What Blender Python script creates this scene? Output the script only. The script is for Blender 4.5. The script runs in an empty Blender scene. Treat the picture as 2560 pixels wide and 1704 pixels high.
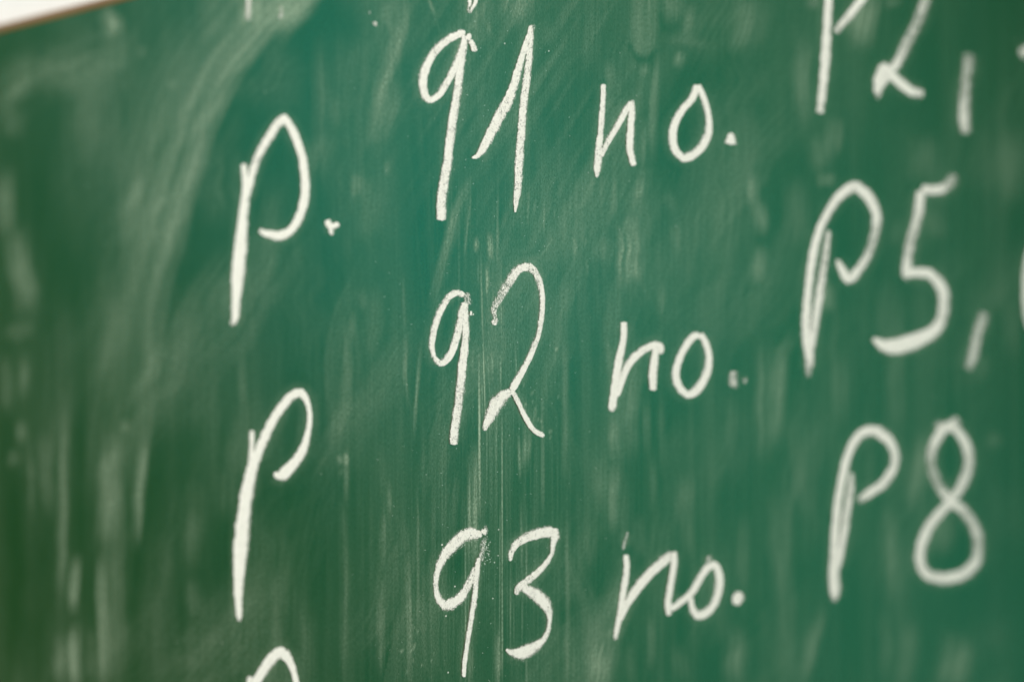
import bpy, math, random
import numpy as np
from mathutils import Vector, Matrix

random.seed(7)
SC = bpy.context.scene
COL = SC.collection

# ------------------------------------------------------------------ camera
THETA, PHI = math.radians(58.0), math.radians(14.06)   # board seen obliquely, looking a little down
FPX, W0, H0 = 12800.0, 2560.0, 1704.0                   # focal length in photo pixels (180 mm lens)
Z0 = 3.58                                               # distance to the focused strip of the board
P0 = np.array([0.0, 0.0, 1.10])
D = np.array([math.sin(THETA)*math.cos(PHI), math.cos(THETA)*math.cos(PHI), -math.sin(PHI)])
RIGHT = np.array([math.cos(THETA), -math.sin(THETA), 0.0])
UP = np.cross(RIGHT, D)
CAM = P0 - Z0*D
cd = bpy.data.cameras.new('camera')
cam = bpy.data.objects.new('camera', cd)
COL.objects.link(cam)
cd.sensor_fit, cd.sensor_width, cd.lens = 'HORIZONTAL', 36.0, 180.0
cd.clip_start, cd.clip_end = 0.1, 100.0
M3 = Matrix((RIGHT, UP, -D)).transposed()
cam.matrix_world = Matrix.Translation(Vector(CAM)) @ M3.to_4x4()
cd.dof.use_dof = True
cd.dof.focus_distance = Z0*0.995
cd.dof.aperture_fstop = 3.7
SC.camera = cam

# ------------------------------------------------------------------ world and lamps (a classroom by daylight)
wd = bpy.data.worlds.new('World')
SC.world = wd
wd.use_nodes = True
bg = wd.node_tree.nodes['Background']
bg.inputs[0].default_value = (0.90, 1.0, 0.92, 1)
bg.inputs[1].default_value = 0.03

def area(name, loc, target, sx, sy, power, color, roll=0.0):
    l = bpy.data.lights.new(name, 'AREA')
    l.shape, l.size, l.size_y = 'RECTANGLE', sx, sy
    l.energy, l.color = power, color
    o = bpy.data.objects.new(name, l)
    COL.objects.link(o)
    q = (Vector(target)-Vector(loc)).to_track_quat('-Z', 'Y')
    o.rotation_euler = (q.to_matrix() @ Matrix.Rotation(roll, 3, 'Z')).to_euler()
    o.location = loc
    return o

area('window_key_light', (-1.2, -3.6, 2.9), (0.05, 0, 1.1), 2.6, 1.8, 226, (1.0, 0.985, 0.93))
def sheen_lamp(name, gx, gy, dist, w, h, power, color, roll):
    """an added lamp, out of view, that lays a teal-green sheen on the board around photo pixel gx, gy"""
    g = D*FPX+RIGHT*(gx-W0/2)+UP*(H0/2-gy)
    g /= np.linalg.norm(g)
    b = CAM+g*(-CAM[1]/g[1])
    area(name, tuple(b+dist*np.array([g[0], -g[1], g[2]])), tuple(b), w, h, power, color, math.radians(roll))
sheen_lamp('near_sheen_lamp', 880.0, 240.0, 3.0, 0.36, 0.80, 1.5, (0.03, 1.0, 0.92), 24)  # added unseen lamp, gives the teal sheen at the board's upper left
sheen_lamp('wide_sheen_lamp', 1640.0, 760.0, 3.3, 1.05, 1.50, 4.6, (0.05, 1.0, 0.64), 12)  # added unseen lamp, spreads a dimmer green sheen over the middle and right

SC.view_settings.view_transform = 'Standard'
SC.view_settings.look = 'None'
SC.view_settings.exposure = 0.0
SC.view_settings.gamma = 1.0
SC.view_settings.use_curve_mapping = False
SC.render.engine = 'CYCLES'
SC.cycles.use_denoising = True
SC.cycles.transparent_max_bounces = 32

# ------------------------------------------------------------------ helpers
def to_board(x, y):
    """photo pixel -> (X, Z) on the board plane"""
    x = np.asarray(x, float); y = np.asarray(y, float)
    dx = D[0]*FPX + RIGHT[0]*(x-W0/2) + UP[0]*(H0/2-y)
    dy = D[1]*FPX + RIGHT[1]*(x-W0/2) + UP[1]*(H0/2-y)
    dz = D[2]*FPX + RIGHT[2]*(x-W0/2) + UP[2]*(H0/2-y)
    k = -CAM[1]/dy
    return CAM[0]+k*dx, CAM[2]+k*dz

def to_px(X, Z):
    vx, vy, vz = X-CAM[0], -CAM[1], Z-CAM[2]
    f = vx*D[0]+vy*D[1]+vz*D[2]
    r = vx*RIGHT[0]+vy*RIGHT[1]+vz*RIGHT[2]
    u = vx*UP[0]+vy*UP[1]+vz*UP[2]
    return W0/2+FPX*r/f, H0/2-FPX*u/f

def mesh_obj(name, verts, faces, mat, parent=None, smooth=True):
    me = bpy.data.meshes.new(name)
    me.from_pydata(verts, [], faces)
    me.update()
    if mat: me.materials.append(mat)
    if smooth: me.polygons.foreach_set('use_smooth', [True]*len(me.polygons))
    o = bpy.data.objects.new(name, me)
    COL.objects.link(o)
    if parent: o.parent = parent
    return o

def box(name, x0, x1, y0, y1, z0, z1, mat, parent=None, bevel=0.0):
    v = [(x0,y0,z0),(x1,y0,z0),(x1,y1,z0),(x0,y1,z0),(x0,y0,z1),(x1,y0,z1),(x1,y1,z1),(x0,y1,z1)]
    f = [(0,3,2,1),(4,5,6,7),(0,1,5,4),(1,2,6,5),(2,3,7,6),(3,0,4,7)]
    o = mesh_obj(name, v, f, mat, parent, smooth=False)
    if bevel:
        b = o.modifiers.new('bevel', 'BEVEL'); b.width = bevel; b.segments = 2
    return o

class NT:
    def __init__(s, name):
        s.m = bpy.data.materials.new(name); s.m.use_nodes = True
        s.t = s.m.node_tree; s.b = s.t.nodes['Principled BSDF']
    def n(s, kind, **kw):
        nd = s.t.nodes.new(kind)
        for k, v in kw.items(): setattr(nd, k, v)
        return nd
    def l(s, a, b): s.t.links.new(a, b)
    def math(s, op, a, b=None, clamp=False):
        nd = s.n('ShaderNodeMath', operation=op, use_clamp=clamp)
        for i, v in enumerate((a, b)):
            if v is None: continue
            if isinstance(v, (int, float)): nd.inputs[i].default_value = v
            else: s.l(v, nd.inputs[i])
        return nd.outputs[0]
    def rng(s, v, a, b, c, d):
        nd = s.n('ShaderNodeMapRange'); s.l(v, nd.inputs[0])
        for i, k in enumerate((a, b, c, d)): nd.inputs[i+1].default_value = k
        return nd.outputs[0]
    def noise(s, scale, detail=2.0, vec=None, rough=0.5):
        nd = s.n('ShaderNodeTexNoise')
        nd.inputs['Scale'].default_value = scale; nd.inputs['Detail'].default_value = detail
        nd.inputs['Roughness'].default_value = rough
        if vec is not None: s.l(vec, nd.inputs['Vector'])
        return nd.outputs[0]
    def coords(s, sx=1, sy=1, sz=1):
        tc = s.n('ShaderNodeTexCoord'); mp = s.n('ShaderNodeMapping')
        mp.inputs['Scale'].default_value = (sx, sy, sz)
        s.l(tc.outputs['Object'], mp.inputs['Vector'])
        return mp.outputs[0]
    def mix(s, fac, a, b):
        nd = s.n('ShaderNodeMix', data_type='RGBA')
        s.l(fac, nd.inputs[0])
        for i, v in ((6, a), (7, b)):
            if isinstance(v, tuple): nd.inputs[i].default_value = v
            else: s.l(v, nd.inputs[i])
        return nd.outputs[2]
    def bump(s, h, strength, dist):
        nd = s.n('ShaderNodeBump'); nd.inputs['Strength'].default_value = strength
        nd.inputs['Distance'].default_value = dist
        s.l(h, nd.inputs['Height']); s.l(nd.outputs[0], s.b.inputs['Normal'])

# ------------------------------------------------------------------ materials
def mat_board():
    k = NT('green_chalkboard_paint')
    at = k.n('ShaderNodeAttribute', attribute_name='dust')
    dust = at.outputs['Fac']
    # powder lies in grains: break the dust with fine grain, and fine vertical hair streaks
    g = k.noise(800, 4, k.coords(1, 1, 0.55), 0.7)
    g2 = k.noise(420, 2, k.coords(1, 1, 0.035), 0.6)
    fac = k.math('MULTIPLY', dust, k.math('ADD', k.rng(g, 0.3, 0.7, 0.15, 1.85), k.rng(g2, 0.3, 0.7, -0.3, 0.3)), True)
    spk = k.noise(2300, 0, k.coords(1, 1, 0.7))
    fac2 = k.math('ADD', fac, k.rng(spk, 0.74, 0.86, 0.0, 0.09), True)
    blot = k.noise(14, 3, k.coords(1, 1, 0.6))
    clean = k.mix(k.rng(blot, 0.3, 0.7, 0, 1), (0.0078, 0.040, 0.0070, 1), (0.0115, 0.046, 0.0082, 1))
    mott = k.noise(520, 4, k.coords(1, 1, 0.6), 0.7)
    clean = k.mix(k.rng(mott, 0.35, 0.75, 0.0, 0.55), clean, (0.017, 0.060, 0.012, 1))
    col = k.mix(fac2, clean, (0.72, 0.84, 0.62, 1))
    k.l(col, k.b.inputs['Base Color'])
    k.l(k.rng(fac, 0.0, 0.4, 0.225, 0.31), k.b.inputs['Roughness'])
    k.l(k.rng(fac, 0.0, 0.5, 0.42, 0.22), k.b.inputs['Specular IOR Level'])
    k.bump(k.noise(900, 2, k.coords()), 0.10, 0.0006)
    return k.m

def mat_chalk():
    k = NT('white_chalk_powder')
    at = k.n('ShaderNodeAttribute', attribute_name='cover')
    n1 = k.rng(k.noise(1150, 2, k.coords(1.5, 1, 0.85), 0.6), 0.30, 0.70, 0, 1)
    n2 = k.rng(k.noise(160, 2, k.coords(), 0.5), 0.3, 0.7, -0.17, 0.17)
    v = k.math('SUBTRACT', k.math('ADD', at.outputs['Fac'], n2), n1)
    a = k.rng(v, -0.12, 0.12, 0, 1)
    col = k.mix(k.rng(k.noise(300, 2, k.coords()), 0.3, 0.7, 0, 1), (0.80, 0.80, 0.715, 1), (0.88, 0.875, 0.80, 1))
    k.l(col, k.b.inputs['Base Color'])
    k.b.inputs['Roughness'].default_value = 0.95
    k.b.inputs['Specular IOR Level'].default_value = 0.05
    k.l(a, k.b.inputs['Alpha'])
    k.bump(n1, 0.35, 0.0004)
    return k.m

def mat_wood():
    k = NT('varnished_brown_wood')
    n = k.noise(60, 4, k.coords(0.15, 1, 3))
    k.l(k.mix(k.rng(n, 0.3, 0.7, 0, 1), (0.135, 0.066, 0.018, 1), (0.21, 0.11, 0.034, 1)), k.b.inputs['Base Color'])
    k.b.inputs['Roughness'].default_value = 0.45
    k.bump(n, 0.2, 0.0005)
    return k.m

def mat_wall():
    k = NT('white_painted_plaster')
    n = k.noise(25, 4, k.coords())
    k.l(k.mix(k.rng(n, 0.3, 0.7, 0, 1), (0.74, 0.735, 0.71, 1), (0.77, 0.765, 0.74, 1)), k.b.inputs['Base Color'])
    k.b.inputs['Roughness'].default_value = 0.9
    k.bump(k.noise(180, 3, k.coords()), 0.2, 0.001)
    return k.m

BOARD, CHALK, WOOD, WALL = mat_board(), mat_chalk(), mat_wood(), mat_wall()

# ------------------------------------------------------------------ the wall and the board's body
wall = mesh_obj('wall', [(-4, 0.0062, -0.5), (4.5, 0.0062, -0.5), (4.5, 0.0062, 3.2), (-4, 0.0062, 3.2)], [(0, 1, 2, 3)], WALL, None, False)
wall['kind'] = 'structure'

ZT = float(to_board(0, 81)[1])                   # lower edge of the top trim, read at the left border
XL, XR, ZB = -1.25, 1.75, ZT-1.22
board = bpy.data.objects.new('chalkboard', None)
COL.objects.link(board)
board.location = (0.25, 0, ZB)
board['label'] = 'green chalkboard smeared with chalk dust and covered in handwritten page numbers'
board['category'] = 'chalkboard'

def part(o):
    o.parent = board
    o.matrix_parent_inverse = Matrix.Translation(-board.location)
    return o

T = 0.0034
part(box('frame_strip', XL-T, XR+T, -0.002, 0.0058, ZT, ZT+T, WOOD, None, 0.0012))
part(box('frame_strip', XL-T, XR+T, -0.002, 0.0058, ZB-T, ZB, WOOD, None, 0.0012))
part(box('frame_strip', XL-T, XL, -0.002, 0.0058, ZB, ZT, WOOD, None, 0.0012))
part(box('frame_strip', XR, XR+T, -0.002, 0.0058, ZB, ZT, WOOD, None, 0.0012))

# ------------------------------------------------------------------ chalk dust on the board: value noise and traced wipes
RNG = np.random.default_rng(11)
TAB = RNG.random((8, 256, 256))

def vn(x, y, s=0):
    x = x+37.1*s; y = y+91.7*s
    xi = np.floor(x).astype(np.int64); yi = np.floor(y).astype(np.int64)
    fx = x-xi; fy = y-yi
    fx = fx*fx*(3-2*fx); fy = fy*fy*(3-2*fy)
    t = TAB[s % 8]
    a, b = xi & 255, (xi+1) & 255
    c, d = yi & 255, (yi+1) & 255
    return (t[a, c]*(1-fx)+t[b, c]*fx)*(1-fy)+(t[a, d]*(1-fx)+t[b, d]*fx)*fy

def sst(e0, e1, v):
    t = np.clip((v-e0)/(e1-e0), 0, 1)
    return t*t*(3-2*t)

def axis(lo, hi, flo, fhi, f0, f1, fine, mid):
    c = np.concatenate([np.arange(flo, f0, mid), np.arange(f0, f1, fine), np.arange(f1, fhi, mid)])
    l = flo-np.cumsum(mid*1.25**np.arange(1, 60)); l = l[l > lo+0.002]
    h = c[-1]+np.cumsum(mid*1.25**np.arange(1, 60)); h = h[h < hi-0.002]
    return np.concatenate([[lo], l[::-1], c, h, [hi]])

cx = [to_board(x, y) for x in (-40, 2600) for y in (-40, 1744)]
vx0, vx1 = min(c[0] for c in cx), max(c[0] for c in cx)
vz0, vz1 = min(c[1] for c in cx), max(c[1] for c in cx)
GX = axis(XL, XR, max(vx0, XL+0.05), vx1, -0.13, 0.13, 0.0007, 0.0017)
GZ = axis(ZB, ZT, vz0, ZT-0.0022, 0, 0, 0.002, 0.0021) if vz1 > ZT else axis(ZB, ZT, vz0, vz1, 0, 0, 0.002, 0.0021)
GZ = np.unique(np.clip(GZ, ZB, ZT))
NX, NZ = len(GX), len(GZ)
XX, ZZ = np.meshgrid(GX, GZ)
PX, PY = to_px(XX, ZZ)
PX = PX.ravel(); PY = PY.ravel()

# broad haze of old dust + streaks left by wet and dry wiping (mostly downwards)
lean = PX+0.10*np.maximum(0, 900-PY)*np.exp(-((PX-900)/900)**2)
dust = 0.002+0.030*np.clip(vn(PX/260, PY/520, 1)*0.6+vn(PX/110, PY/300, 2)*0.4-0.30, 0, 1)
low = sst(200, 1500, PY)
m = vn(PX/300, PY/500, 3)
for sc, ln, amp, s in ((60, 900, .036, 4), (26, 700, .034, 5), (12, 520, .022, 6), (6, 420, .010, 7)):
    st = vn(lean/sc, PY/ln, s)
    dust += amp*np.clip(st-0.50, 0, 1)*(0.45+0.9*m)*(0.55+0.6*low)
dg = vn((PX+0.62*PY)/16, (PY-0.62*PX)/240, 8)
dust += 0.10*np.clip(dg-0.45, 0, 1)*np.exp(-((PX-1330)/330)**2-((PY-120)/330)**2)
dg = vn((PX+0.45*PY)/11, (PY-0.45*PX)/150, 9)
dust += 0.07*np.clip(dg-0.45, 0, 1)*np.exp(-((PX-1420)/260)**2-((PY-560)/200)**2)
dust += 0.030*np.exp(-((PX-1300)/500)**2-((PY+60)/260)**2)
hair = np.clip(vn(PX/2.6, PY/240, 10)-0.55, 0, 1)*np.clip(vn(PX/30, PY/330, 11)-0.25, 0, 1)
dust += 0.30*hair*np.exp(-((PX-1220)/130)**2)*sst(330, 520, PY)
hair2 = np.clip(vn(PX/4.5, PY/330, 12)-0.55, 0, 1)
dust += 0.075*hair2*np.exp(-((PX-1300)/420)**2)*sst(800, 1300, PY)

def path(pts):
    return np.array(pts, float)

def near(pts, pad):
    p = path(pts)
    sel = np.nonzero((PX > p[:, 0].min()-pad) & (PX < p[:, 0].max()+pad) & (PY > p[:, 1].min()-pad) & (PY < p[:, 1].max()+pad))[0]
    x, y = PX[sel], PY[sel]
    best = np.full(len(sel), 1e12); S = np.zeros(len(sel)); TT = np.zeros(len(sel)); acc = 0
    n = len(p)-1
    for i in range(n):
        a, b = p[i], p[i+1]; d = b-a; L = np.hypot(*d); d = d/L
        t = (x-a[0])*d[0]+(y-a[1])*d[1]
        s = (x-a[0])*d[1]-(y-a[1])*d[0]
        lo, hi = (-1e9 if i == 0 else 0), (1e9 if i == n-1 else L)
        tc = np.clip(t, lo, hi)
        dd = s*s+(t-tc)**2
        u = dd < best
        best[u] = dd[u]; S[u] = (np.sign(s)*np.sqrt(dd))[u]; TT[u] = acc+tc[u]
        acc += L
    return sel, S, TT, acc

def smear(pts, w, I, sl=None, sr=None, streak=0.5, ends=None, seed=0):
    """a wipe of chalk dust along pts, w wide; sl/sr: how soft its left and right edge is (px)"""
    global dust
    sl = w*0.35 if sl is None else sl
    sr = w*0.35 if sr is None else sr
    sel, S, t, L = near(pts, w*0.5+max(sl, sr)+10+(ends or 0))
    if not len(sel): return
    e = ends if ends is not None else min(110.0, L*0.42)
    S = S+(vn(t/60, t*0+seed, 13)-0.5)*w*0.22
    hl, hr = w/2+sl*0.9, w/2+sr*0.9
    p = np.where(S < 0, 1-sst(max(w/2-1.4*sl, 0), hl, -S), 1-sst(max(w/2-1.4*sr, 0), hr, S))
    e1 = e*(0.5+1.5*vn(S/3.5, S*0+seed*3, 14))
    p = p*sst(-e1*0.25, e1, t)*sst(-e1*0.25, e1, L-t)
    ns = 0.45*vn(S/3.2, t/210+seed*5.3, 15)+0.30*vn(S/9, t/330+seed*2.1, 9)+0.25*vn(S/30+t/60, t/45+seed*1.3, 10)
    sk = max(streak, 0.35) if I > 0 else streak
    p = p*(1-sk+sk*2.0*np.clip(ns*1.8-0.4, 0, 1))
    if w > 9 and I > 0: p = p*1.12
    if I > 0: dust[sel] += I*p*(1-np.clip(dust[sel], 0, 1))
    else: dust[sel] *= 1+I*p

# the big arc where a cloth turned: dust piled on its left, clean to its right
ARC = [(850, -40), (790, 8), (740, 50), (694, 84), (645, 145), (608, 195), (575, 255), (543, 326), (511, 424), (486, 507), (459, 616), (425, 725), (407, 850), (395, 960), (378, 1090), (360, 1190), (345, 1310)]
sel, S, t, L = near(ARC, 420)
fade = sst(-10, 60, t)*(1-0.62*sst(500, 950, t))*sst(-20, 180, L-t)
S2 = S+14*(vn(t/130, S*0, 2)-0.5)
nz = 0.30*vn(S2/13, t/300, 3)+0.20*vn(S2/6, t/170, 4)+0.30*vn(S2/42, t/260, 5)+0.20*vn((S2+t*0.5)/30, (t-S2)/190, 6)
dust[sel] += np.where(S < 12, sst(12, -26, S)*(0.46*np.exp(-(S/110.0)**2)+0.48*np.exp(-(S/210.0)**2)), 0)*fade*0.22*np.clip(nz*2.1-0.42, 0.10, 1.2)
dust[sel] *= 1-np.where(S > -4, sst(-4, 10, S)*np.exp(-(S/175.0)**2), 0)*0.80*sst(-10, 60, t)
# wide overlapping passes of the eraser, mostly leaning to the right
WR = np.random.default_rng(23)
for i in range(150):
    x, y = WR.uniform(120, 2560), WR.uniform(-100, 1750)
    a = math.radians(WR.choice([WR.uniform(-4, 12), WR.uniform(12, 48)], p=[.45, .55])); cv = WR.uniform(-.5, .5)
    L = WR.uniform(160, 620); w = WR.uniform(36, 150)
    pts = []
    for k in range(5):
        q = (k/4-.5)*L; b = a+cv*(k/4-.5)
        pts.append((x+math.sin(b)*-q, y+math.cos(b)*q))
    side = WR.random() < .5
    I = WR.uniform(.008, .034) if WR.random() < .76 else -WR.uniform(.25, .6)
    if x < 420: I *= .8
    if x > 1900: I *= .75
    smear(pts, w, I, w*(.12 if side else .5), w*(.5 if side else .12), .65, L*.32, 300+i)
# wiped and smeared places: (points, width, amount, left softness, right softness, streakiness)
SM = [
 # upper left
 ([(255, 20), (283, 62), (262, 95)], 46, .17, 18, 14, .3), ([(280, 48), (284, 72)], 18, .20, 9, 9, .1), ([(312, 60), (300, 130), (255, 165)], 60, .05),
 ([(330, 112), (190, 160), (60, 205), (-30, 260)], 110, .085, 45, 45, .5), ([(70, 180), (40, 230), (-10, 290)], 50, .08),
 ([(150, 212), (68, 255), (-20, 290)], 52, -.75, 20, 20, .1), ([(103, 110), (103, 155)], 34, -.6), ([(-5, 110), (0, 180)], 36, -.6),
 ([(330, 140), (240, 250), (225, 420)], 110, .06, 50, 50, .5), ([(45, 270), (25, 350)], 60, .05),
 ([(440, 195), (425, 225)], 14, .09, 7, 7, .1), ([(355, 110), (355, 150)], 24, .06), ([(353, 440), (318, 545)], 30, .08), ([(430, 470), (372, 545)], 22, .06),
 ([(620, -30), (624, 20), (640, 70)], 60, .10), ([(780, -30), (700, 40), (665, 90)], 90, .10, 40, 10, .6),
 # left border
 ([(20, 420), (12, 520), (20, 600)], 44, .13), ([(42, 570), (48, 660), (75, 790)], 62, .12, 20, 14, .5), ([(50, 800), (60, 850)], 70, .08),
 ([(95, 400), (97, 640)], 36, -.6), ([(150, 560), (135, 760)], 80, -.7, 30, 30, .1), ([(225, 560), (200, 900)], 60, -.4), ([(300, 720), (260, 1000)], 60, .05),
 ([(66, 880), (62, 1000)], 24, .10), ([(19, 880), (20, 1040)], 32, .10), ([(52, 1050), (54, 1110)], 26, .15), ([(36, 1120), (34, 1170)], 28, .09),
 ([(106, 1080), (116, 1180), (126, 1290)], 32, .12), ([(74, 1100), (82, 1300)], 18, .08), ([(157, 990), (158, 1250), (150, 1520)], 26, .10), ([(134, 1000), (128, 1180)], 18, .06),
 ([(283, 1075), (272, 1200), (256, 1366)], 50, .17, 9, 24, .5), ([(252, 1384), (256, 1500), (262, 1720)], 30, .15, 7, 14, .4), ([(290, 1180), (282, 1420), (290, 1720)], 60, .07),
 ([(366, 1080), (352, 1180), (340, 1360)], 26, .18, 9, 11, .4), ([(307, 1045), (312, 1085)], 26, .09),
 ([(193, 1384), (187, 1450), (185, 1535)], 26, .23, 8, 8, .2), ([(188, 1560), (186, 1650), (190, 1730)], 28, .25, 7, 9, .2), ([(150, 1580), (160, 1720)], 60, .08), ([(230, 1560), (240, 1720)], 50, .06),
 ([(47, 1150), (45, 1400), (38, 1720)], 54, -.85, 16, 20, .05), ([(206, 1000), (204, 1300)], 24, -.6), ([(110, 1330), (105, 1450)], 24, -.5), ([(95, 1520), (90, 1720)], 60, -.6),
 # around the left p column
 ([(607, 840), (606, 1080)], 14, .08), ([(570, 1150), (560, 1300)], 60, .03), ([(478, 1270), (476, 1430)], 30, .06), ([(488, 1440), (490, 1550)], 26, .07), ([(400, 1330), (380, 1720)], 90, .03),
 ([(803, 90), (800, 390)], 22, .07), ([(828, 330), (780, 440)], 60, .05), ([(700, 440), (640, 760)], 60, .04),
 # top middle
 ([(1010, 0), (1000, 95), (971, 163), (952, 231), (934, 312), (920, 356)], 36, .10), ([(975, 180), (985, 270), (955, 330), (922, 350)], 40, .07),
 ([(972, 40), (978, 90)], 8, .12), ([(985, -10), (965, 30), (952, 60)], 18, .06), ([(834, 230), (838, 330)], 18, .05), ([(971, 400), (968, 440)], 12, .06), ([(896, 430), (892, 500)], 20, .10, 9, 6, .2),
 ([(1070, -10), (1080, 20), (1090, 42)], 6, .16, 3, 3, .2), ([(1090, 42), (1096, 70), (1104, 90)], 4, .06, 2, 2, .2),
 ([(1200, -30), (1190, 60), (1230, 110)], 90, .06), ([(1330, -30), (1260, 60)], 100, .07, 40, 40, .7),
 ([(1606, -30), (1606, 60), (1612, 138)], 60, .055, 9, 18, .25, 10), ([(1570, 108), (1592, 148), (1620, 152), (1645, 120)], 14, -.7, 5, 5, 0, 8), ([(1682, -30), (1690, 60)], 56, .08, 14, 20, .2),
 ([(1648, 30), (1658, 70), (1675, 80)], 12, -.5, 5, 5, 0, 8), ([(1646, 120), (1638, 205), (1632, 260), (1631, 400)], 13, .11, 4, 8, .2), ([(1733, 10), (1724, 50), (1712, 100)], 14, .12, 6, 6, .2), ([(1704, 128), (1690, 170)], 16, .11),
 ([(1612, 300), (1602, 420)], 10, .10, 5, 5, .2), ([(1610, 165), (1612, 190)], 14, .09), ([(1650, 105), (1700, 100), (1780, 112)], 20, .05, 8, 8, .1), ([(1500, 0), (1480, 80), (1470, 200)], 24, .05), ([(1520, 150), (1528, 230)], 40, .05), ([(1570, 220), (1480, 330)], 90, .03),
 ([(1880, -20), (1870, 60), (1850, 140)], 80, .09), ([(1345, 90), (1390, 70)], 60, .04),
 # upper right
 ([(2175, -30), (2162, 60), (2150, 125)], 60, .16, 22, 14, .3), ([(2010, 90), (2004, 180), (2012, 320)], 44, .10), ([(2085, 290), (2076, 390)], 40, .12), ([(2040, 330), (2060, 440)], 60, .06), ([(2230, -10), (2240, 20)], 40, .07),
 ([(2308, 330), (2300, 460)], 70, .06), ([(2540, 320), (2530, 520)], 60, .05), ([(2250, 240), (2230, 330)], 60, -.4), ([(2330, 60), (2280, 300)], 60, -.45),
 # middle
 ([(1604, 430), (1597, 480), (1590, 525)], 12, .15, 6, 4, .3), ([(1535, 430), (1530, 540)], 9, .08), ([(1612, 420), (1615, 440)], 20, .05),
 ([(1560, 560), (1570, 620), (1566, 705)], 52, .13, 10, 20, .9), ([(1530, 590), (1510, 625), (1520, 660)], 26, .10, 8, 8, .8), ([(1590, 545), (1560, 570)], 22, .08), ([(1585, 640), (1582, 700)], 16, .10),
 ([(1438, 590), (1437, 645)], 6, .16, 2, 2, .2), ([(1459, 560), (1452, 620)], 6, .10, 3, 3, .2), ([(1466, 590), (1464, 625)], 5, .10, 2, 2, .2), ([(1361, 500), (1358, 590)], 5, .14, 2, 2, .3), ([(1338, 500), (1335, 535)], 5, .14, 2, 2, .3), ([(1322, 470), (1318, 575)], 5, .14, 2, 2, .3), ([(1387, 520), (1385, 545)], 4, .14, 2, 2, .3), ([(1386, 592), (1352, 640), (1334, 655)], 4, .12, 2, 2, .2), ([(1468, 652), (1469, 690)], 5, .10, 2, 2, .2),
 ([(1896, 500), (1904, 560), (1902, 590)], 20, .16, 6, 6, .1), ([(1884, 430), (1884, 520)], 18, .14), ([(1900, 610), (1896, 660), (1888, 710)], 24, .12), ([(1672, 480), (1680, 530)], 14, .07), ([(1690, 560), (1684, 640)], 22, .06), ([(1656, 700), (1655, 800)], 14, .09), ([(1665, 480), (1662, 640)], 34, -.5),
 ([(1180, 440), (1140, 530), (1115, 616), (1096, 700), (1080, 770)], 26, .10, 8, 12, .5), ([(1450, 670), (1420, 720), (1396, 775), (1388, 870), (1362, 950), (1352, 990)], 24, .07, 8, 8, .5), ([(1415, 690), (1412, 800)], 18, .06), ([(1370, 640), (1290, 690)], 30, .03),
 ([(1191, 592), (1192, 632)], 12, .17, 4, 4, .8, 26), ([(1222, 580), (1226, 650)], 12, .15, 4, 4, .9, 34), ([(1216, 662), (1219, 700), (1217, 740)], 9, .16, 4, 3, .7, 40), ([(1202, 640), (1204, 740), (1207, 860)], 4, .30, 1.5, 1.5, .3), ([(1196, 640), (1196, 720)], 4, .20, 1.5, 1.5, .4), ([(1244, 440), (1243, 690)], 5, .15, 2, 2, .6), ([(1178, 480), (1160, 640)], 5, .10, 2, 2, .5),
 ([(1208, 850), (1210, 940), (1214, 1045)], 3.4, .36, 1.3, 1.3, .2), ([(1197, 870), (1198, 1000), (1200, 1290)], 5, .34, 1.5, 1.8, .4), ([(1204, 900), (1206, 1060)], 3, .22, 1.2, 1.2, .3), ([(1218, 880), (1221, 940), (1224, 990)], 3.4, .22, 1.4, 1.4, .3), ([(1230, 870), (1232, 960)], 3, .18, 1.4, 1.4, .3), ([(1251, 880), (1252, 980)], 4.5, .22, 1.5, 1.5, .4), ([(1289, 860), (1291, 960)], 4, .16, 1.5, 1.5, .4), ([(1298, 880), (1300, 1080)], 5, .14, 2, 2, .5),
 ([(1217, 1000), (1217, 1280)], 3, .15, 1.2, 1.2, .4), ([(1255, 1030), (1256, 1704)], 3.2, .30, 1.2, 1.2, .3), ([(1250, 1250), (1249, 1730)], 2.5, .16, 1, 1, .3), ([(1241, 1000), (1240, 1200)], 2.5, .18, 1, 1, .3),
 ([(1184, 1110), (1186, 1290), (1184, 1420)], 26, .10, 8, 8, 1.0), ([(1172, 1150), (1172, 1450)], 9, .15, 3, 3, .6), ([(1163, 1260), (1164, 1720)], 4, .22, 1.5, 1.5, .3), ([(1179, 1290), (1180, 1420)], 3, .22, 1.2, 1.2, .3), ([(1171, 1430), (1172, 1640)], 3, .16, 1.2, 1.2, .3), ([(1276, 1410), (1276, 1640)], 3, .22, 1.2, 1.2, .3), ([(1303, 1250), (1304, 1460)], 5, .20, 1.8, 1.8, .3), ([(1316, 1270), (1316, 1500)], 4, .16, 1.5, 1.5, .3), ([(1284, 1480), (1285, 1620)], 3, .14, 1.2, 1.2, .3), ([(1305, 1490), (1305, 1610)], 2.6, .16, 1, 1, .3), ([(1244, 1560), (1242, 1730)], 22, .10, 8, 8, .9), ([(1178, 1600), (1180, 1730)], 16, .10, 6, 6, .9), ([(1154, 1620), (1152, 1730)], 5, .12, 2, 2, .4), ([(1315, 1600), (1316, 1730)], 6, .09, 2, 2, .4),
 ([(1318, 1060), (1315, 1180)], 22, .10, 6, 6, .9), ([(1356, 950), (1358, 1290)], 7, .10, 3, 3, .3), ([(1413, 850), (1412, 1190)], 9, .10, 4, 3, .3), ([(1340, 1010), (1332, 1060)], 8, .10), ([(1296, 1080), (1300, 1200)], 8, .12, 3, 3, .6),
 # between the columns
 ([(864, 820), (868, 930), (862, 1060)], 14, .13), ([(846, 1000), (840, 1100)], 24, .05), ([(865, 1130), (868, 1260)], 8, .11, 3, 3, .2), ([(862, 1240), (864, 1720)], 12, .06), ([(888, 780), (880, 860)], 14, .08), ([(905, 720), (905, 780)], 14, .07),
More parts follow.
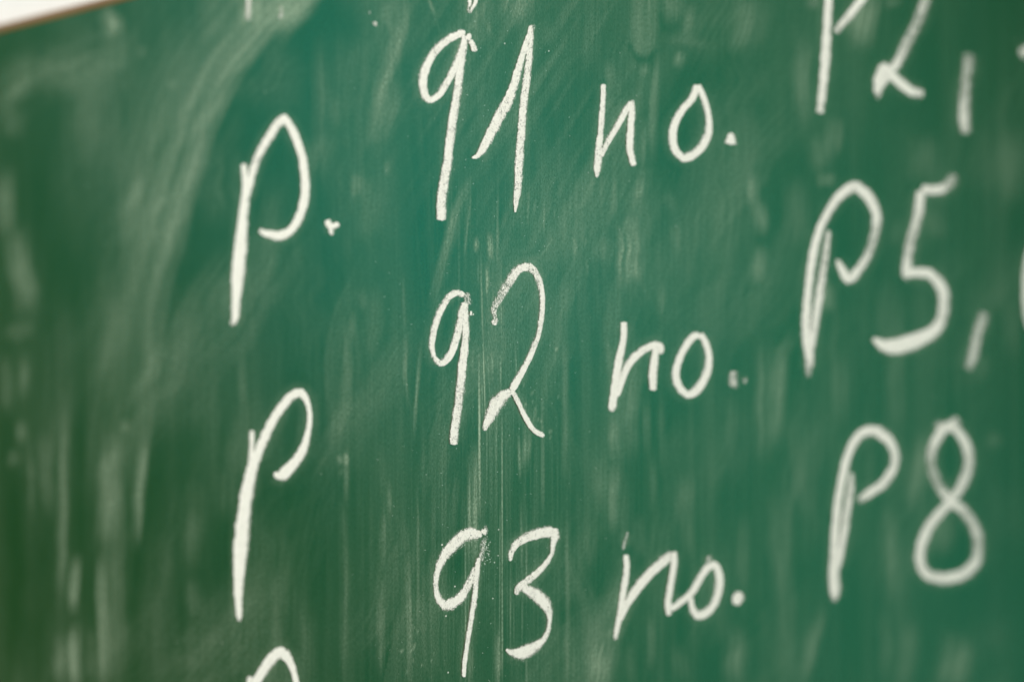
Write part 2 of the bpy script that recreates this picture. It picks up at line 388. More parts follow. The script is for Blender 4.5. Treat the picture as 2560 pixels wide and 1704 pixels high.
 ([(1012, 840), (1012, 940), (1022, 1015)], 6, .15, 3, 3, .2), ([(1053, 860), (1043, 970), (1034, 1095)], 8, .19, 4, 3, .2), ([(1008, 680), (1010, 830)], 5, .08, 2, 2, .2), ([(955, 1100), (958, 1260)], 10, .05), ([(972, 1200), (975, 1290)], 8, .09), ([(940, 700), (925, 900)], 50, .04),
 ([(962, 1260), (960, 1420)], 14, .08), ([(953, 1430), (952, 1690)], 14, .09, 5, 5, .3), ([(1020, 1360), (1024, 1600), (1026, 1720)], 7, .12, 3, 3, .2), ([(1044, 1200), (1046, 1560)], 6, .09, 3, 3, .2), ([(762, 1480), (764, 1720)], 26, .04),
 ([(1072, 1360), (1060, 1500), (1050, 1720)], 110, .025, 40, 40, .5),
 ([(1533, 1030), (1532, 1100), (1538, 1145)], 15, .16, 5, 5, .2), ([(1524, 1148), (1530, 1166)], 12, -.6, 4, 4, 0, 6), ([(1538, 1150), (1536, 1200), (1532, 1330)], 14, .17, 4, 6, .2), ([(1508, 1130), (1500, 1240)], 26, .07), ([(1602, 890), (1582, 960), (1572, 1060), (1566, 1150)], 26, .13, 10, 10, .4), ([(1519, 840), (1522, 930)], 9, .09), ([(1615, 990), (1618, 1130)], 10, .10), ([(1650, 960), (1655, 1180)], 10, .06), ([(1634, 1130), (1636, 1290)], 10, .08), ([(1504, 1180), (1500, 1290)], 26, .05), ([(1568, 1180), (1560, 1400)], 20, .05), ([(1470, 1280), (1460, 1420)], 26, .05),
 ([(1912, 850), (1908, 1000), (1914, 1160)], 24, .12), ([(1715, 1180), (1712, 1300)], 44, .06), ([(1714, 1270), (1716, 1400)], 18, .06), ([(1418, 1280), (1421, 1720)], 7, .10, 3, 3, .3), ([(1600, 1280), (1598, 1400)], 20, .05), ([(1856, 1280), (1860, 1500)], 20, .06),
 ([(1516, 1590), (1500, 1640), (1486, 1730)], 30, .19, 14, 6, .4), ([(1528, 1570), (1530, 1600)], 30, .06), ([(1628, 1530), (1626, 1680)], 12, .10), ([(1578, 1600), (1570, 1720)], 18, .06), ([(1425, 1560), (1428, 1730)], 20, .07), ([(1700, 1600), (1710, 1720)], 40, .05), ([(1840, 1560), (1845, 1730)], 56, .10), ([(1540, 1440), (1548, 1560)], 20, .05),
 # right part
 ([(1995, 440), (1998, 620)], 30, .07), ([(2068, 430), (2070, 470)], 44, .11), ([(2066, 700), (2070, 780)], 28, .13), ([(1990, 830), (1952, 880), (1946, 1000), (1940, 1120)], 34, .12, 14, 12, .3), ([(2102, 880), (2103, 1060)], 22, .08), ([(2242, 720), (2243, 1110)], 22, .07), ([(2246, 540), (2240, 620)], 20, .05), ([(2215, 700), (2212, 900)], 26, .06), ([(2524, 700), (2530, 900)], 40, .05), ([(2460, 880), (2440, 960)], 40, .04), ([(2330, 520), (2350, 600)], 50, .04),
 ([(2160, 880), (2160, 1060)], 34, -.5), ([(2330, 640), (2400, 860)], 90, -.5), ([(2305, 1080), (2295, 1180), (2280, 1290)], 46, .09), ([(2470, 1120), (2500, 1080)], 40, .05), ([(2200, 1250), (2228, 1330), (2224, 1500)], 26, .08), ([(2060, 1500), (2040, 1580), (1990, 1730)], 34, .09, 14, 12, .4), ([(2360, 1280), (2350, 1390)], 60, .08), ([(2213, 1520), (2214, 1700)], 20, .07), ([(2400, 1580), (2370, 1730)], 80, .11), ([(2280, 1540), (2260, 1720)], 50, .05), ([(2130, 1400), (2140, 1720)], 26, -.5), ([(2490, 1600), (2480, 1720)], 80, -.5), ([(1960, 1280), (1962, 1720)], 30, .05), ([(1930, 1200), (1935, 1500)], 20, .05),
 # ghost of an erased dot by the second p
 ([(842, 1136), (850, 1148), (852, 1162)], 8, .16, 4, 4, .1, 6), ([(862, 1130), (866, 1150), (864, 1164)], 7, .22, 3, 3, .1, 6), ([(846, 1175), (856, 1186)], 9, .10, 4, 4, .1, 6),
 ([(1262, 1105), (1280, 1094), (1292, 1086)], 3, .14, 1.2, 1.2, .6),
]
for i, s in enumerate(SM):
    mx = np.mean([q[0] for q in s[0]])
    if s[2] > 0 and 5 < s[1] <= 30 and (mx > 1380 or 420 < mx < 1030):
        s = (s[0], s[1]*1.7, s[2]*0.72)
    if s[2] > 0 and mx < 420:
        s = (s[0], s[1], s[2]*0.82)+tuple(s[3:])
    if s[2] > 0 and s[1] < 5.5:
        s = (s[0], s[1], s[2]*0.8)+tuple(s[3:])
    smear(*s[:2], s[2], *(s[3:6] if len(s) > 5 else ()), ends=s[6] if len(s) > 6 else None, seed=i)
# a cloth edge at the lower middle: a touch dustier to its right
sel, S, t, L = near([(1030, 1470), (1020, 1495), (1000, 1550), (980, 1604), (967, 1655), (955, 1720)], 200)
dust[sel] += np.where(S > 0, np.exp(-(S/110.0)**2), 0)*sst(-3, 3, S)*0.035*sst(-10, 40, t)
# dried splashes: faint little craters
for x, y, r in ((1003, 1622, 5), (1031, 1618, 5), (1043, 1575, 3.5), (1055, 1567, 3.5), (1034, 1563, 3.5), (1057, 1660, 4), (1036, 1648, 3), (1078, 1646, 3), (1088, 1632, 3), (1037, 1610, 3), (1016, 1676, 3), (1375, 1076, 4), (1351, 1048, 3.5), (1345, 1045, 3), (1375, 1090, 2.5), (1311, 961, 3), (1330, 981, 3), (1334, 1003, 3), (1313, 1010, 3), (1398, 990, 4), (1390, 868, 4)):
    d = np.hypot((PX-x)*1.2, PY-y)
    dust += 0.16*np.exp(-((d-r)/(0.35*r+0.6))**2)*(0.55+0.45*np.sign(PY-y))

# ------------------------------------------------------------------ board panel mesh (front as a fine grid that carries the dust)
def build_panel():
    nv = NX*NZ
    co = np.zeros((nv+4, 3), np.float32)
    co[:nv, 0] = XX.ravel(); co[:nv, 2] = ZZ.ravel()
    bl = [(XL, 0.0055, ZB), (XR, 0.0055, ZB), (XR, 0.0055, ZT), (XL, 0.0055, ZT)]
    co[nv:] = bl
    i = np.arange(NX-1)[None, :]+NX*np.arange(NZ-1)[:, None]
    i = i.ravel()
    q = np.stack([i, i+1, i+NX+1, i+NX], 1)
    c = [0, NX-1, nv-1, nv-NX]
    b = nv
    extra = np.array([[b+3, b+2, b+1, b], [c[1], c[0], b, b+1], [c[3], c[2], b+2, b+3], [c[2], c[1], b+1, b+2], [c[0], c[3], b+3, b]])
    q = np.concatenate([q, extra]).astype(np.int32)
    global dust
    dust = np.clip(dust, 0, 0.9).astype(np.float32)
    me = bpy.data.meshes.new('board_panel')
    me.vertices.add(len(co)); me.vertices.foreach_set('co', co.ravel())
    me.loops.add(q.size); me.loops.foreach_set('vertex_index', q.ravel())
    me.polygons.add(len(q)); me.polygons.foreach_set('loop_start', np.arange(0, q.size, 4, dtype=np.int32))
    me.update(calc_edges=True); me.validate()
    a = me.attributes.new('dust', 'FLOAT', 'POINT')
    a.data.foreach_set('value', np.concatenate([dust, np.zeros(4, np.float32)]))
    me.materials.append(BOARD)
    o = bpy.data.objects.new('board_panel', me)
    COL.objects.link(o)
    return part(o)

# ------------------------------------------------------------------ chalk strokes
def spline(pts):
    """dense centripetal-free Catmull-Rom through (x, y, width, density)"""
    p = np.array([tuple(q)+(np.nan,)*(4-len(q)) for q in pts], float)
    p[:, 3] = np.where(np.isnan(p[:, 3]), np.where(abs(p[:, 0]-1200) < 330, 0.86, np.where(p[:, 0] > 1900, 0.88, 1.08)), p[:, 3]-(1-p[:, 3])*np.where(p[:, 0] > 1900, 0.70, 0.15))
    if len(p) == 2: p = np.stack([p[0], p[0]*.5+p[1]*.5, p[1]])
    e = np.concatenate([[2*p[0]-p[1]], p, [2*p[-1]-p[-2]]])
    out = []
    for i in range(1, len(e)-2):
        n = max(3, int(np.hypot(*(e[i+1, :2]-e[i, :2]))/3.0))
        t = (np.arange(n)/n)[:, None]
        a, b, c, d = e[i-1], e[i], e[i+1], e[i+2]
        out.append(0.5*((2*b)+(c-a)*t+(2*a-5*b+4*c-d)*t*t+(3*b-a-3*c+d)*t**3))
    out.append(p[-1:])
    r = np.concatenate(out)
    r[:, 2] = np.maximum(r[:, 2], 1.5)
    return r

ACROSS = np.array([-1.3, -1.15, -1, -0.86, -0.7, -0.4, 0, 0.4, 0.7, 0.86, 1, 1.15, 1.3])
NOISE1 = np.random.default_rng(5)

def ribbon(pts, lift, soft, caps):
    """one pull of the chalk as a low dome with ragged, powdery borders"""
    r = spline(pts)
    d = np.gradient(r[:, :2], axis=0)
    k = np.ones(3)/3
    d = np.stack([np.convolve(np.pad(d[:, j], 1, 'edge'), k, 'valid') for j in (0, 1)], 1)
    d /= np.maximum(np.hypot(d[:, 0], d[:, 1]), 1e-6)[:, None]
    nrm = np.stack([-d[:, 1], d[:, 0]], 1)
    s = np.concatenate([[0], np.cumsum(np.hypot(*np.diff(r[:, :2], axis=0).T))])
    hw = r[:, 2]/2*np.where(r[:, 0] > 1900, 0.91, np.where(r[:, 0] < 850, 0.92, 1.03))
    for end, on in ((s, caps[0]), (s[-1]-s, caps[1])):
        if on:
            R_ = np.maximum(r[:, 2]*0.17*on, 2.0)
            q = np.clip(end/R_, 0, 1)
            hw = hw*np.sqrt(np.clip(1-(1-q)**2, 0.03, 1))
    wob = 1+0.07*(vn(s/4.5, s*0+lift*7e4+r[0, 0], 6)-.5)+0.05*(vn(s/11, s*0+lift*9e4, 3)-.5)+0.07*(vn(s/37, s*0+lift*5e4, 2)-.5)
    hw = hw*wob
    P = r[:, None, :2]+nrm[:, None, :]*(hw[:, None]*ACROSS[None, :])[:, :, None]
    X, Z = to_board(P[:, :, 0], P[:, :, 1])
    e = 1.3-np.abs(ACROSS)[None, :]
    side = np.sign(ACROSS)[None, :]*np.sign((nrm[:, 0]*0.9+nrm[:, 1]*0.35))[:, None]
    w = np.where(side*soft[2] > 0, soft[1], soft[0])+np.where(side*soft[2] > 0, 0.56, 0.28)
    pf = sst(0, 1, np.clip(e/w, 0, 1))
    ec = np.minimum(s, s[-1]-s)[:, None]/np.maximum(3.0, 0.15*r[:, 2:3])
    press = 0.16*(vn(s/70, s*0+r[0, 1], 5)-.5)+0.10*(vn(s/22, s*0+r[0, 0], 4)-.5)
    cov = (r[:, 3:4]+press[:, None])*pf*np.clip(0.30+ec, 0, 1)
    y = -(0.00008+lift+0.00009*(s/s[-1])[:, None]+0.00030*np.sqrt(np.clip(pf, 0, 1)))
    return X, y, Z, cov

def chalk(name, label, strokes):
    """one handwritten character; strokes = list of dict/lists of pulls"""
    V, F, C = [], [], []
    nb = 0
    for i, st in enumerate(strokes):
        o = {}
        if isinstance(st, tuple): st, o = st
        q = spline(st)[::6]
        if len(q) > 1: smear([tuple(k[:2]) for k in q], float(q[:, 2].mean())+20, 0.045, 14, 16, .5, 14, 40+i)
        X, y, Z, cov = ribbon(st, 0.00011*i, o.get('soft', (0.16, 0.42, 1)), o.get('caps', (1, 1)))
        n, m_ = X.shape
        V.append(np.stack([X, y, Z], 2).reshape(-1, 3)); C.append(cov.ravel())
        a = (np.arange(m_-1)[None, :]+m_*np.arange(n-1)[:, None]).ravel()+nb
        F.append(np.stack([a, a+1, a+m_+1, a+m_], 1))
        nb += n*m_
    V = np.concatenate(V); F = np.concatenate(F); C = np.concatenate(C)
    me = bpy.data.meshes.new(name)
    me.from_pydata(V.tolist(), [], F.tolist())
    me.update()
    a = me.attributes.new('cover', 'FLOAT', 'POINT')
    a.data.foreach_set('value', C.astype(np.float32))
    me.polygons.foreach_set('use_smooth', [True]*len(me.polygons))
    me.materials.append(CHALK)
    ob = bpy.data.objects.new(name, me)
    COL.objects.link(ob)
    ob['label'] = label
    return part(ob)

UL = {'soft': (0.16, 0.42, -1)}                  # powdery on the upper left border
BOTH = {'soft': (0.4, 0.45, 1)}

# --- first row: p. 91 no. P2,
chalk('chalk_letter', 'blurred white chalk letter p at the left of the 91 line', [
    [(609, 408, 15, .8), (613, 440, 18, .95), (615, 470, 21), (608, 545, 26), (602, 616, 33), (595, 690, 33), (590, 750, 24), (588, 793, 19, 1.0), (579, 815, 14, .6)],
    [(612, 500, 17), (624, 462, 18, .95), (640, 402, 20, .90), (667, 352, 22, .88), (693, 312, 23, .95), (712, 298, 22), (729, 322, 21), (746, 361, 22), (758, 407, 22), (763, 467, 23), (760, 502, 23), (749, 540, 22), (729, 573, 22), (700, 590, 25), (672, 586, 22), (646, 574, 13, .9)]])
chalk('chalk_full_stop', 'ragged chalk dot after the first p', [
    [(817, 548, 15), (823, 562, 17), (834, 566, 14), (847, 558, 14)], [(828, 568, 13, .9), (828, 588, 12, .6)]])
chalk('chalk_digit', 'sharp chalk digit 9 of 91 with a hooked top', [
    ([(1163, 84, 12), (1151, 83, 17), (1123, 96, 18), (1091, 122, 19), (1069, 155, 20, 1.0), (1057, 190, 20, 1.0), (1056, 217, 19), (1062, 240, 17), (1076, 249, 15), (1098, 234, 16), (1118, 201, 17), (1138, 162, 18, 1.0), (1154, 122, 16, .95), (1161, 94, 12)], UL),
    [(1162, 88, 15), (1160, 110, 16), (1152, 163, 18), (1143, 231, 19), (1130, 312, 20), (1118, 407, 21), (1110, 455, 22), (1104, 500, 23), (1103, 552, 23)],
    [(1173, 83, 9, .9), (1171, 92, 13, 1.0), (1168, 102, 14)], [(1172, 100, 12), (1181, 112, 13), (1186, 130, 14)]])
chalk('chalk_digit', 'sharp chalk digit 1 of 91 drawn as a narrow peak', [
    [(1327, 62, 5), (1326, 80, 14), (1324, 136, 16), (1316, 204, 18), (1308, 272, 18), (1303, 340, 19), (1298, 407, 20), (1295, 467, 18), (1291, 499, 14), (1287, 532, 4, .9)],
    [(1322, 84, 10), (1305, 141, 16), (1291, 190, 19), (1278, 234, 22, .98), (1265, 262, 24, .85), (1242, 304, 25, .85), (1217, 353, 23, .9), (1195, 388, 14), (1177, 395, 4)],
    [(1333, 60, 12, .40), (1331, 78, 9, .35)]])
chalk('chalk_letter', 'chalk letter n of the top no with straight stems', [
    [(1508, 209, 11), (1508, 244, 13), (1503, 312, 14), (1497, 380, 17), (1494, 415, 17), (1491, 444, 6)],
    ([(1500, 392, 11), (1519, 352, 14), (1541, 315, 15), (1562, 277, 15), (1577, 254, 12)], UL),
    [(1581, 249, 9, .7), (1579, 285, 16), (1576, 326, 16), (1574, 367, 16), (1578, 394, 15), (1585, 415, 13)]])
chalk('chalk_letter', 'pointed oval chalk letter o of the top no', [
    ([(1742, 212, 17), (1728, 246, 18, 1.0), (1704, 274, 18, 1.0), (1686, 307, 19), (1680, 340, 19), (1685, 372, 18), (1704, 393, 18), (1728, 388, 20), (1752, 367, 19), (1768, 337, 18), (1771, 307, 15, 1.0), (1766, 272, 14, 1.0), (1755, 239, 15), (1741, 213, 16)], UL)])
chalk('chalk_full_stop', 'triangular chalk dot after the top no', [
    [(1826, 331, 9), (1828, 345, 20), (1826, 362, 29)]])
chalk('chalk_letter', 'blurred capital chalk letter P cut off by the upper edge', [
    [(2080, -110, 22), (2074, -30, 23), (2069, 54, 24), (2066, 109, 24), (2062, 170, 25), (2056, 231, 22), (2050, 285, 21, .85)],
    [(2078, -100, 20), (2130, -150, 24), (2180, -140, 24), (2195, -90, 23), (2180, -40, 22), (2150, 4, 22, 1.05), (2121, 42, 23, .95), (2087, 82, 20, .75)]])
chalk('chalk_digit', 'blurred chalk digit 2 cut off by the upper edge', [
    [(2235, -120, 22, .8), (2290, -150, 24, .9), (2330, -110, 26, .85), (2328, -50, 27, .8), (2314, 0, 28, .74), (2295, 54, 28, .72), (2270, 103, 28, .74), (2248, 150, 27, .82), (2222, 186, 25, .95), (2198, 216, 26), (2194, 232, 22, .8), (2196, 252, 10, .45)],
    [(2190, 212, 22), (2208, 170, 24), (2224, 182, 27), (2250, 206, 26, 1.0), (2279, 228, 25, .95), (2308, 238, 22, .7)]])
chalk('chalk_comma', 'long faint chalk comma stroke after the top P2', [
    [(2424, 132, 30, .68), (2416, 204, 28, .7), (2411, 272, 30, .78), (2414, 336, 28, .7)]])
chalk('chalk_mark', 'blurred chalk blob cut off by the right edge', [
    [(2550, 140, 28, .7), (2575, 126, 30, .8), (2600, 130, 26, .7)]])

# --- second row: p 92 no. P5,
chalk('chalk_letter', 'blurred white chalk letter p at the left of the 92 line', [
    [(630, 1074, 12, .8), (628, 1140, 14, .9), (622, 1195, 16)],
    [(683, 1181, 10), (700, 1188, 28), (716, 1178, 30), (738, 1154, 27), (757, 1124, 23), (769, 1083, 16), (774, 1042, 12), (768, 1004, 15), (753, 983, 22), (730, 989, 23), (702, 1020, 24), (676, 1062, 24), (655, 1108, 24), (636, 1155, 26), (620, 1215, 32), (611, 1276, 34), (603, 1359, 38), (597, 1441, 29), (596, 1495, 20), (597, 1532, 16, 1.0), (598, 1552, 10, .5)]])
chalk('chalk_digit', 'sharp chalk digit 9 of 92 with a narrow loop', [
    ([(1158, 742, 14), (1150, 734, 15), (1138, 731, 15), (1119, 744, 16), (1100, 776, 16), (1086, 814, 16), (1079, 852, 14), (1079, 872, 12), (1086, 895, 11), (1099, 907, 14), (1114, 899, 18), (1131, 870, 18, 1.0), (1143, 828, 18, .9), (1152, 785, 17, .85), (1158, 755, 14, .8)], UL),
    [(1164, 730, 14, .40), (1168, 742, 17, .42), (1170, 765, 14, .45)],
    [(1164, 756, 10), (1164, 790, 14), (1164, 833, 16), (1163, 852, 17), (1157, 906, 20, .98), (1150, 974, 20, .78), (1141, 1042, 20, .86), (1135, 1085, 20), (1133, 1112, 19, .9)],
    [(1177, 776, 6), (1175, 789, 4)]])
chalk('chalk_digit', 'grainy chalk digit 2 of 92 with a tall open curve', [
    ([(1228, 798, 8, .75), (1236, 806, 13, .72), (1240, 812, 9, .7)], BOTH),
    ([(1240, 806, 12, .68), (1235, 790, 11, .58), (1233, 774, 13, .55), (1242, 752, 19, .55), (1262, 719, 22, .58), (1278, 694, 22, .72), (1290, 677, 20, .85), (1310, 666, 19, .98), (1328, 672, 18), (1342, 692, 15), (1351, 719, 13), (1354, 752, 13, 1.0), (1352, 793, 13), (1345, 833, 12), (1334, 863, 13), (1318, 901, 14, 1.0), (1297, 939, 16, 1.0), (1282, 966, 17, 1.0), (1276, 976, 14)], UL),
    ([(1212, 1078, 8, .5), (1214, 1062, 17), (1228, 1034, 27, .96), (1243, 1006, 33, .88), (1260, 988, 27, .95), (1278, 978, 16)], BOTH),
    [(1276, 974, 9), (1284, 984, 12), (1297, 1009, 12), (1314, 1045, 12, 1.0), (1333, 1073, 12), (1350, 1084, 13), (1360, 1090, 9, .8)]])
chalk('chalk_letter', 'chalk letter n of the middle no with a rounded shoulder', [
    [(1560, 803, 14), (1559, 850, 16, 1.0), (1549, 893, 18), (1541, 947, 20), (1535, 985, 20), (1531, 1014, 18), (1531, 1030, 14, .35)],
    ([(1540, 990, 14), (1554, 945, 17), (1571, 908, 18), (1595, 882, 18, 1.0), (1622, 865, 18, 1.0), (1641, 862, 18), (1650, 872, 17, .9), (1646, 884, 12, .7)], UL),
    [(1640, 866, 14), (1636, 895, 18), (1632, 935, 19), (1632, 976, 16)]])
chalk('chalk_letter', 'open oval chalk letter o of the middle no', [
    ([(1747, 833, 15), (1726, 846, 17), (1704, 880, 17, 1.0), (1689, 920, 18), (1690, 953, 18), (1704, 977, 18), (1720, 985, 18), (1739, 975, 20), (1757, 950, 19), (1768, 920, 18), (1770, 887, 16), (1762, 857, 16), (1748, 833, 15)], UL)])
chalk('chalk_full_stop', 'faint chalk dot and smudge after the middle no', [
    ([(1834, 926, 17, .52), (1833, 958, 21, .55), (1846, 958, 16, .35)], BOTH), ([(1854, 946, 14, .38), (1866, 953, 15, .42)], BOTH)])
chalk('chalk_letter', 'blurred capital chalk letter P of P5 with a double stem', [
    [(2091, 647, 10, .8), (2107, 676, 22, 1.0), (2124, 698, 26), (2145, 676, 24), (2170, 638, 23, .85), (2186, 589, 24, .72), (2192, 543, 24, .9), (2182, 508, 27), (2160, 479, 30), (2132, 469, 30), (2096, 494, 26), (2068, 535, 22, .95), (2048, 578, 22, .95), (2034, 632, 23, 1.0), (2024, 698, 22, .95), (2018, 766, 23, .95), (2018, 833, 27), (2024, 895, 24), (2021, 944, 14, .6)],
    [(2072, 574, 12, .8), (2063, 643, 19, .84), (2051, 725, 23, .84), (2041, 790, 20, .86), (2030, 870, 12)]])
chalk('chalk_digit', 'blurred chalk digit 5 of P5', [
    [(2390, 436, 26, .6), (2372, 461, 27, .72), (2344, 476, 27, .85), (2302, 474, 25)],
    [(2303, 476, 25), (2296, 535, 27, .85), (2281, 589, 27, .76), (2270, 638, 26, .8), (2266, 684, 24, .95), (2259, 700, 16, .6)],
    [(2264, 684, 24), (2300, 682, 27), (2333, 691, 29), (2355, 719, 30), (2360, 752, 30, .86), (2355, 793, 29, .8), (2336, 826, 32, 1.05), (2290, 852, 40, 1.15), (2240, 867, 42, 1.15), (2210, 862, 32, 1.1), (2180, 845, 10)]])
chalk('chalk_comma', 'short faint slanted chalk comma after P5', [
    [(2462, 780, 26, .70), (2445, 833, 27, .74), (2435, 879, 27, .76), (2422, 925, 25, .68)]])
chalk('chalk_mark', 'curved chalk stroke cut off by the right edge beside P5', [
    [(2600, 560, 22), (2576, 640, 23), (2567, 720, 23), (2575, 800, 23), (2604, 860, 22)]])

# --- third row: p 93 no. P8
chalk('chalk_letter', 'blurred chalk letter p cut off by the bottom edge', [
    [(624, 1688, 14, .85), (622, 1760, 20), (612, 1850, 28), (604, 1930, 22)],
    [(640, 1830, 20), (690, 1832, 25), (728, 1800, 22), (744, 1750, 16), (740, 1704, 15), (731, 1668, 17), (719, 1644, 24), (702, 1630, 29), (677, 1648, 28), (654, 1681, 26), (636, 1712, 26), (622, 1760, 28)]])
chalk('chalk_digit', 'grainy chalk digit 9 of 93 with a thick curved back', [
    ([(1204, 1330, 16), (1192, 1336, 24), (1176, 1334, 32, .95), (1155, 1342, 31, .85), (1130, 1366, 29, .84), (1108, 1394, 23, .95), (1094, 1425, 16), (1089, 1457, 13), (1093, 1484, 15), (1103, 1504, 21), (1122, 1511, 27, .98), (1147, 1497, 24, .92), (1167, 1468, 21, .82), (1181, 1441, 18, .8), (1189, 1416, 14, .75)], BOTH),
    [(1210, 1308, 7, .5), (1214, 1317, 8, .55), (1212, 1327, 15, 1.0), (1203, 1334, 14)],
    ([(1212, 1340, 10, .38), (1208, 1362, 13, .40), (1204, 1382, 14, .48), (1199, 1402, 11, .5)], BOTH),
    ([(1196, 1391, 10), (1192, 1420, 14), (1190, 1441, 14), (1185, 1490, 14, 1.0), (1177, 1545, 13), (1168, 1600, 12), (1160, 1655, 12, 1.0), (1158, 1692, 9, .95)], BOTH)])
chalk('chalk_digit', 'swelling chalk digit 3 of 93', [
    ([(1275, 1402, 8), (1276, 1384, 12), (1282, 1370, 14, .9), (1293, 1355, 18, .95), (1316, 1341, 22, .9), (1346, 1331, 25, .95), (1370, 1327, 26), (1384, 1328, 22)], UL),
    [(1389, 1318, 12), (1387, 1340, 20), (1382, 1362, 12), (1379, 1383, 9), (1362, 1411, 14), (1336, 1437, 16), (1310, 1458, 18), (1294, 1472, 17), (1289, 1487, 7, .9)],
    ([(1298, 1464, 14), (1318, 1472, 24), (1340, 1485, 32), (1360, 1505, 30, .97), (1370, 1525, 20), (1373, 1547, 11), (1369, 1575, 11), (1354, 1602, 16), (1330, 1619, 28), (1305, 1632, 32, 1.0), (1284, 1631, 22), (1262, 1621, 6)], BOTH)])
chalk('chalk_letter', 'wide slanted chalk letter n of the bottom no', [
    ([(1569, 1328, 5, .5), (1563, 1352, 6, .42), (1556, 1374, 8, .6)], BOTH),
    [(1564, 1384, 12), (1567, 1419, 14), (1560, 1468, 15), (1552, 1522, 15), (1542, 1571, 12), (1537, 1600, 9, .4)],
    ([(1549, 1550, 10), (1565, 1509, 17), (1587, 1474, 21), (1614, 1441, 22), (1641, 1414, 22, 1.0), (1664, 1394, 22, .85), (1678, 1378, 18, .58)], UL),
    [(1686, 1376, 12, .55), (1685, 1395, 15), (1682, 1427, 15), (1674, 1474, 15), (1669, 1509, 15), (1672, 1538, 13, .85)]])
chalk('chalk_letter', 'leaning chalk letter o joined to the bottom n', [
    ([(1674, 1522, 10), (1684, 1516, 14), (1704, 1500, 16), (1726, 1482, 17), (1742, 1455, 17), (1756, 1432, 17), (1769, 1416, 18), (1784, 1412, 19), (1795, 1431, 19), (1797, 1456, 18), (1791, 1490, 18), (1775, 1519, 19), (1755, 1534, 21), (1738, 1534, 19), (1728, 1515, 15), (1725, 1492, 13)], UL),
    [(1774, 1387, 10, .5), (1771, 1408, 13, .7)]])
chalk('chalk_full_stop', 'round chalk dot after the bottom no', [
    ([(1851, 1478, 20, .8), (1844, 1496, 28, .95), (1842, 1512, 18, .9)], BOTH)])
chalk('chalk_letter', 'blurred capital chalk letter P of P8 with a double stem', [
    [(2144, 1253, 18, .7), (2175, 1232, 24, .95), (2208, 1208, 25), (2231, 1176, 24), (2239, 1145, 23, .84), (2231, 1113, 26), (2211, 1088, 29), (2181, 1077, 29), (2152, 1086, 27), (2132, 1110, 24), (2118, 1145, 23, 1.0), (2107, 1191, 23, 1.0), (2099, 1232, 22, .95), (2093, 1276, 22, .95), (2088, 1332, 23, .95), (2087, 1387, 26), (2086, 1441, 29), (2087, 1484, 25), (2083, 1506, 14, .5)],
    [(2128, 1180, 12, .8), (2125, 1232, 19, .84), (2118, 1276, 21, .84), (2112, 1320, 20, .86), (2104, 1372, 16, .9), (2096, 1420, 10)]])
chalk('chalk_digit', 'blurred looping chalk digit 8 of P8', [
    [(2335, 1052, 12, .5), (2358, 1068, 28), (2380, 1063, 28), (2398, 1046, 24, .65)],
    [(2360, 1066, 22), (2346, 1092, 27, .95), (2332, 1118, 26, .8), (2328, 1151, 26, .72), (2337, 1192, 26, .74), (2358, 1228, 26, .82), (2382, 1254, 26), (2406, 1272, 26, .84), (2424, 1294, 26, .8), (2441, 1327, 27, .76), (2446, 1359, 26, .70), (2441, 1400, 27, .9), (2416, 1430, 30), (2382, 1444, 31), (2344, 1445, 29), (2314, 1430, 28), (2300, 1397, 27, .92), (2306, 1354, 26, .95), (2325, 1313, 26), (2349, 1283, 25), (2372, 1258, 25), (2399, 1222, 25, .88), (2418, 1180, 26, .82), (2423, 1145, 26, .78), (2413, 1105, 25, .92), (2393, 1076, 24), (2376, 1062, 20)]])

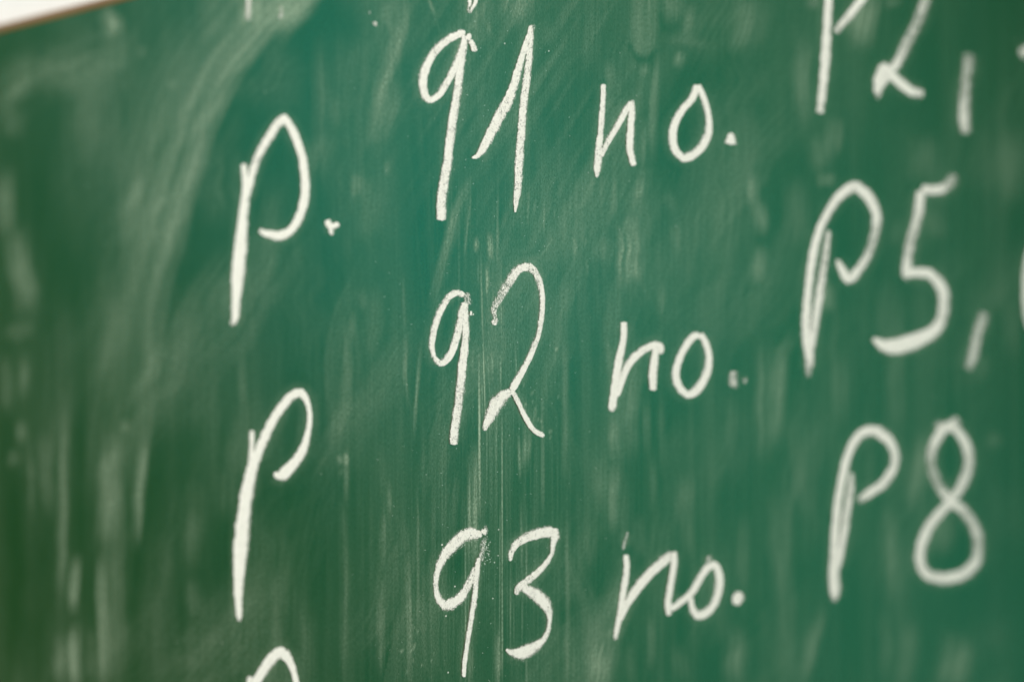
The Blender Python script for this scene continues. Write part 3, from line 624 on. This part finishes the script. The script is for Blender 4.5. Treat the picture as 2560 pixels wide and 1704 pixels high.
# --- remains of a wiped line along the upper edge
chalk('chalk_mark', 'blurred upright chalk remnant at the upper edge above the first p', [[(622, -60, 16, .62), (621, 20, 16, .6), (619, 52, 13, .45)]])
chalk('chalk_mark', 'small faint chalk fleck right of the upright remnant', [([(703, 16, 14, .5), (700, 46, 14, .5)], BOTH)])
chalk('chalk_mark', 'two small chalk specks at the upper edge left of the 9', [([(939, 54, 12, .6), (934, 64, 14, .66)], BOTH), ([(924, 28, 9, .42), (924, 36, 9, .42)], BOTH)])
chalk('chalk_mark', 'pointed chalk stroke end at the upper edge above the 91', [([(1168, -40, 12), (1174, 6, 9, .9), (1170, 20, 5, .6), (1172, 34, 5, .5)], BOTH), ([(1192, -40, 12), (1188, 4, 10, .95), (1180, 20, 8, .9), (1173, 35, 5, .6)], BOTH)])
chalk('chalk_mark', 'faint chalk fleck at the upper edge left of the capital P', [[(2040, -30, 16, .5), (2026, 24, 18, .5)]])

# ------------------------------------------------------------------ crumbs of chalk caught on the surface
def crumbs():
    V, F, C = [], [], []
    def crumb(px, py, r):
        X, Z = to_board(px, py)
        X, Z = float(X), float(Z)
        if not (XL+.01 < X < XR-.01 and ZB+.01 < Z < ZT-.01): return
        b = len(V); n = 6
        for i in range(n):
            a = 2*math.pi*i/n+random.random()*.5; q = r*random.uniform(.6, 1.1)
            V.append((X+q*math.cos(a), 0.0, Z+q*math.sin(a)))
        V.append((X+r*.1, -r*random.uniform(.5, .9), Z))
        for i in range(n): F.append((b+i, b+(i+1) % n, b+n))
    for _ in range(300):
        crumb(random.gauss(1260, 170), random.uniform(20, 1704), random.uniform(.00012, .00034))
    for _ in range(60):
        crumb(random.gauss(1214, 7), random.gauss(1372, 22), random.uniform(.00022, .00055))
    for x, y, r in ((1183, 785, .0009), (1105, 1361, .0009), (1137, 1465, .0008), (1115, 1539, .0008), (1246, 1323, .0006), (1245, 1388, .0005), (1236, 1405, .0006), (1232, 1495, .0006), (1120, 1680, .0008), (1302, 127, .0006), (1372, 128, .0006), (1262, 109, .0006)):
        crumb(x, y, r)
    for _ in range(24):
        crumb(random.uniform(0, 2560), random.uniform(60, 1704), random.uniform(.0002, .0004))
    me = bpy.data.meshes.new('chalk_crumbs')
    me.from_pydata(V, [], F); me.update()
    a = me.attributes.new('cover', 'FLOAT', 'POINT')
    a.data.foreach_set('value', [1.5]*len(V))
    me.materials.append(CHALK)
    o = bpy.data.objects.new('chalk_crumbs', me)
    COL.objects.link(o); o['kind'] = 'stuff'
    part(o)
crumbs()
panel = build_panel()
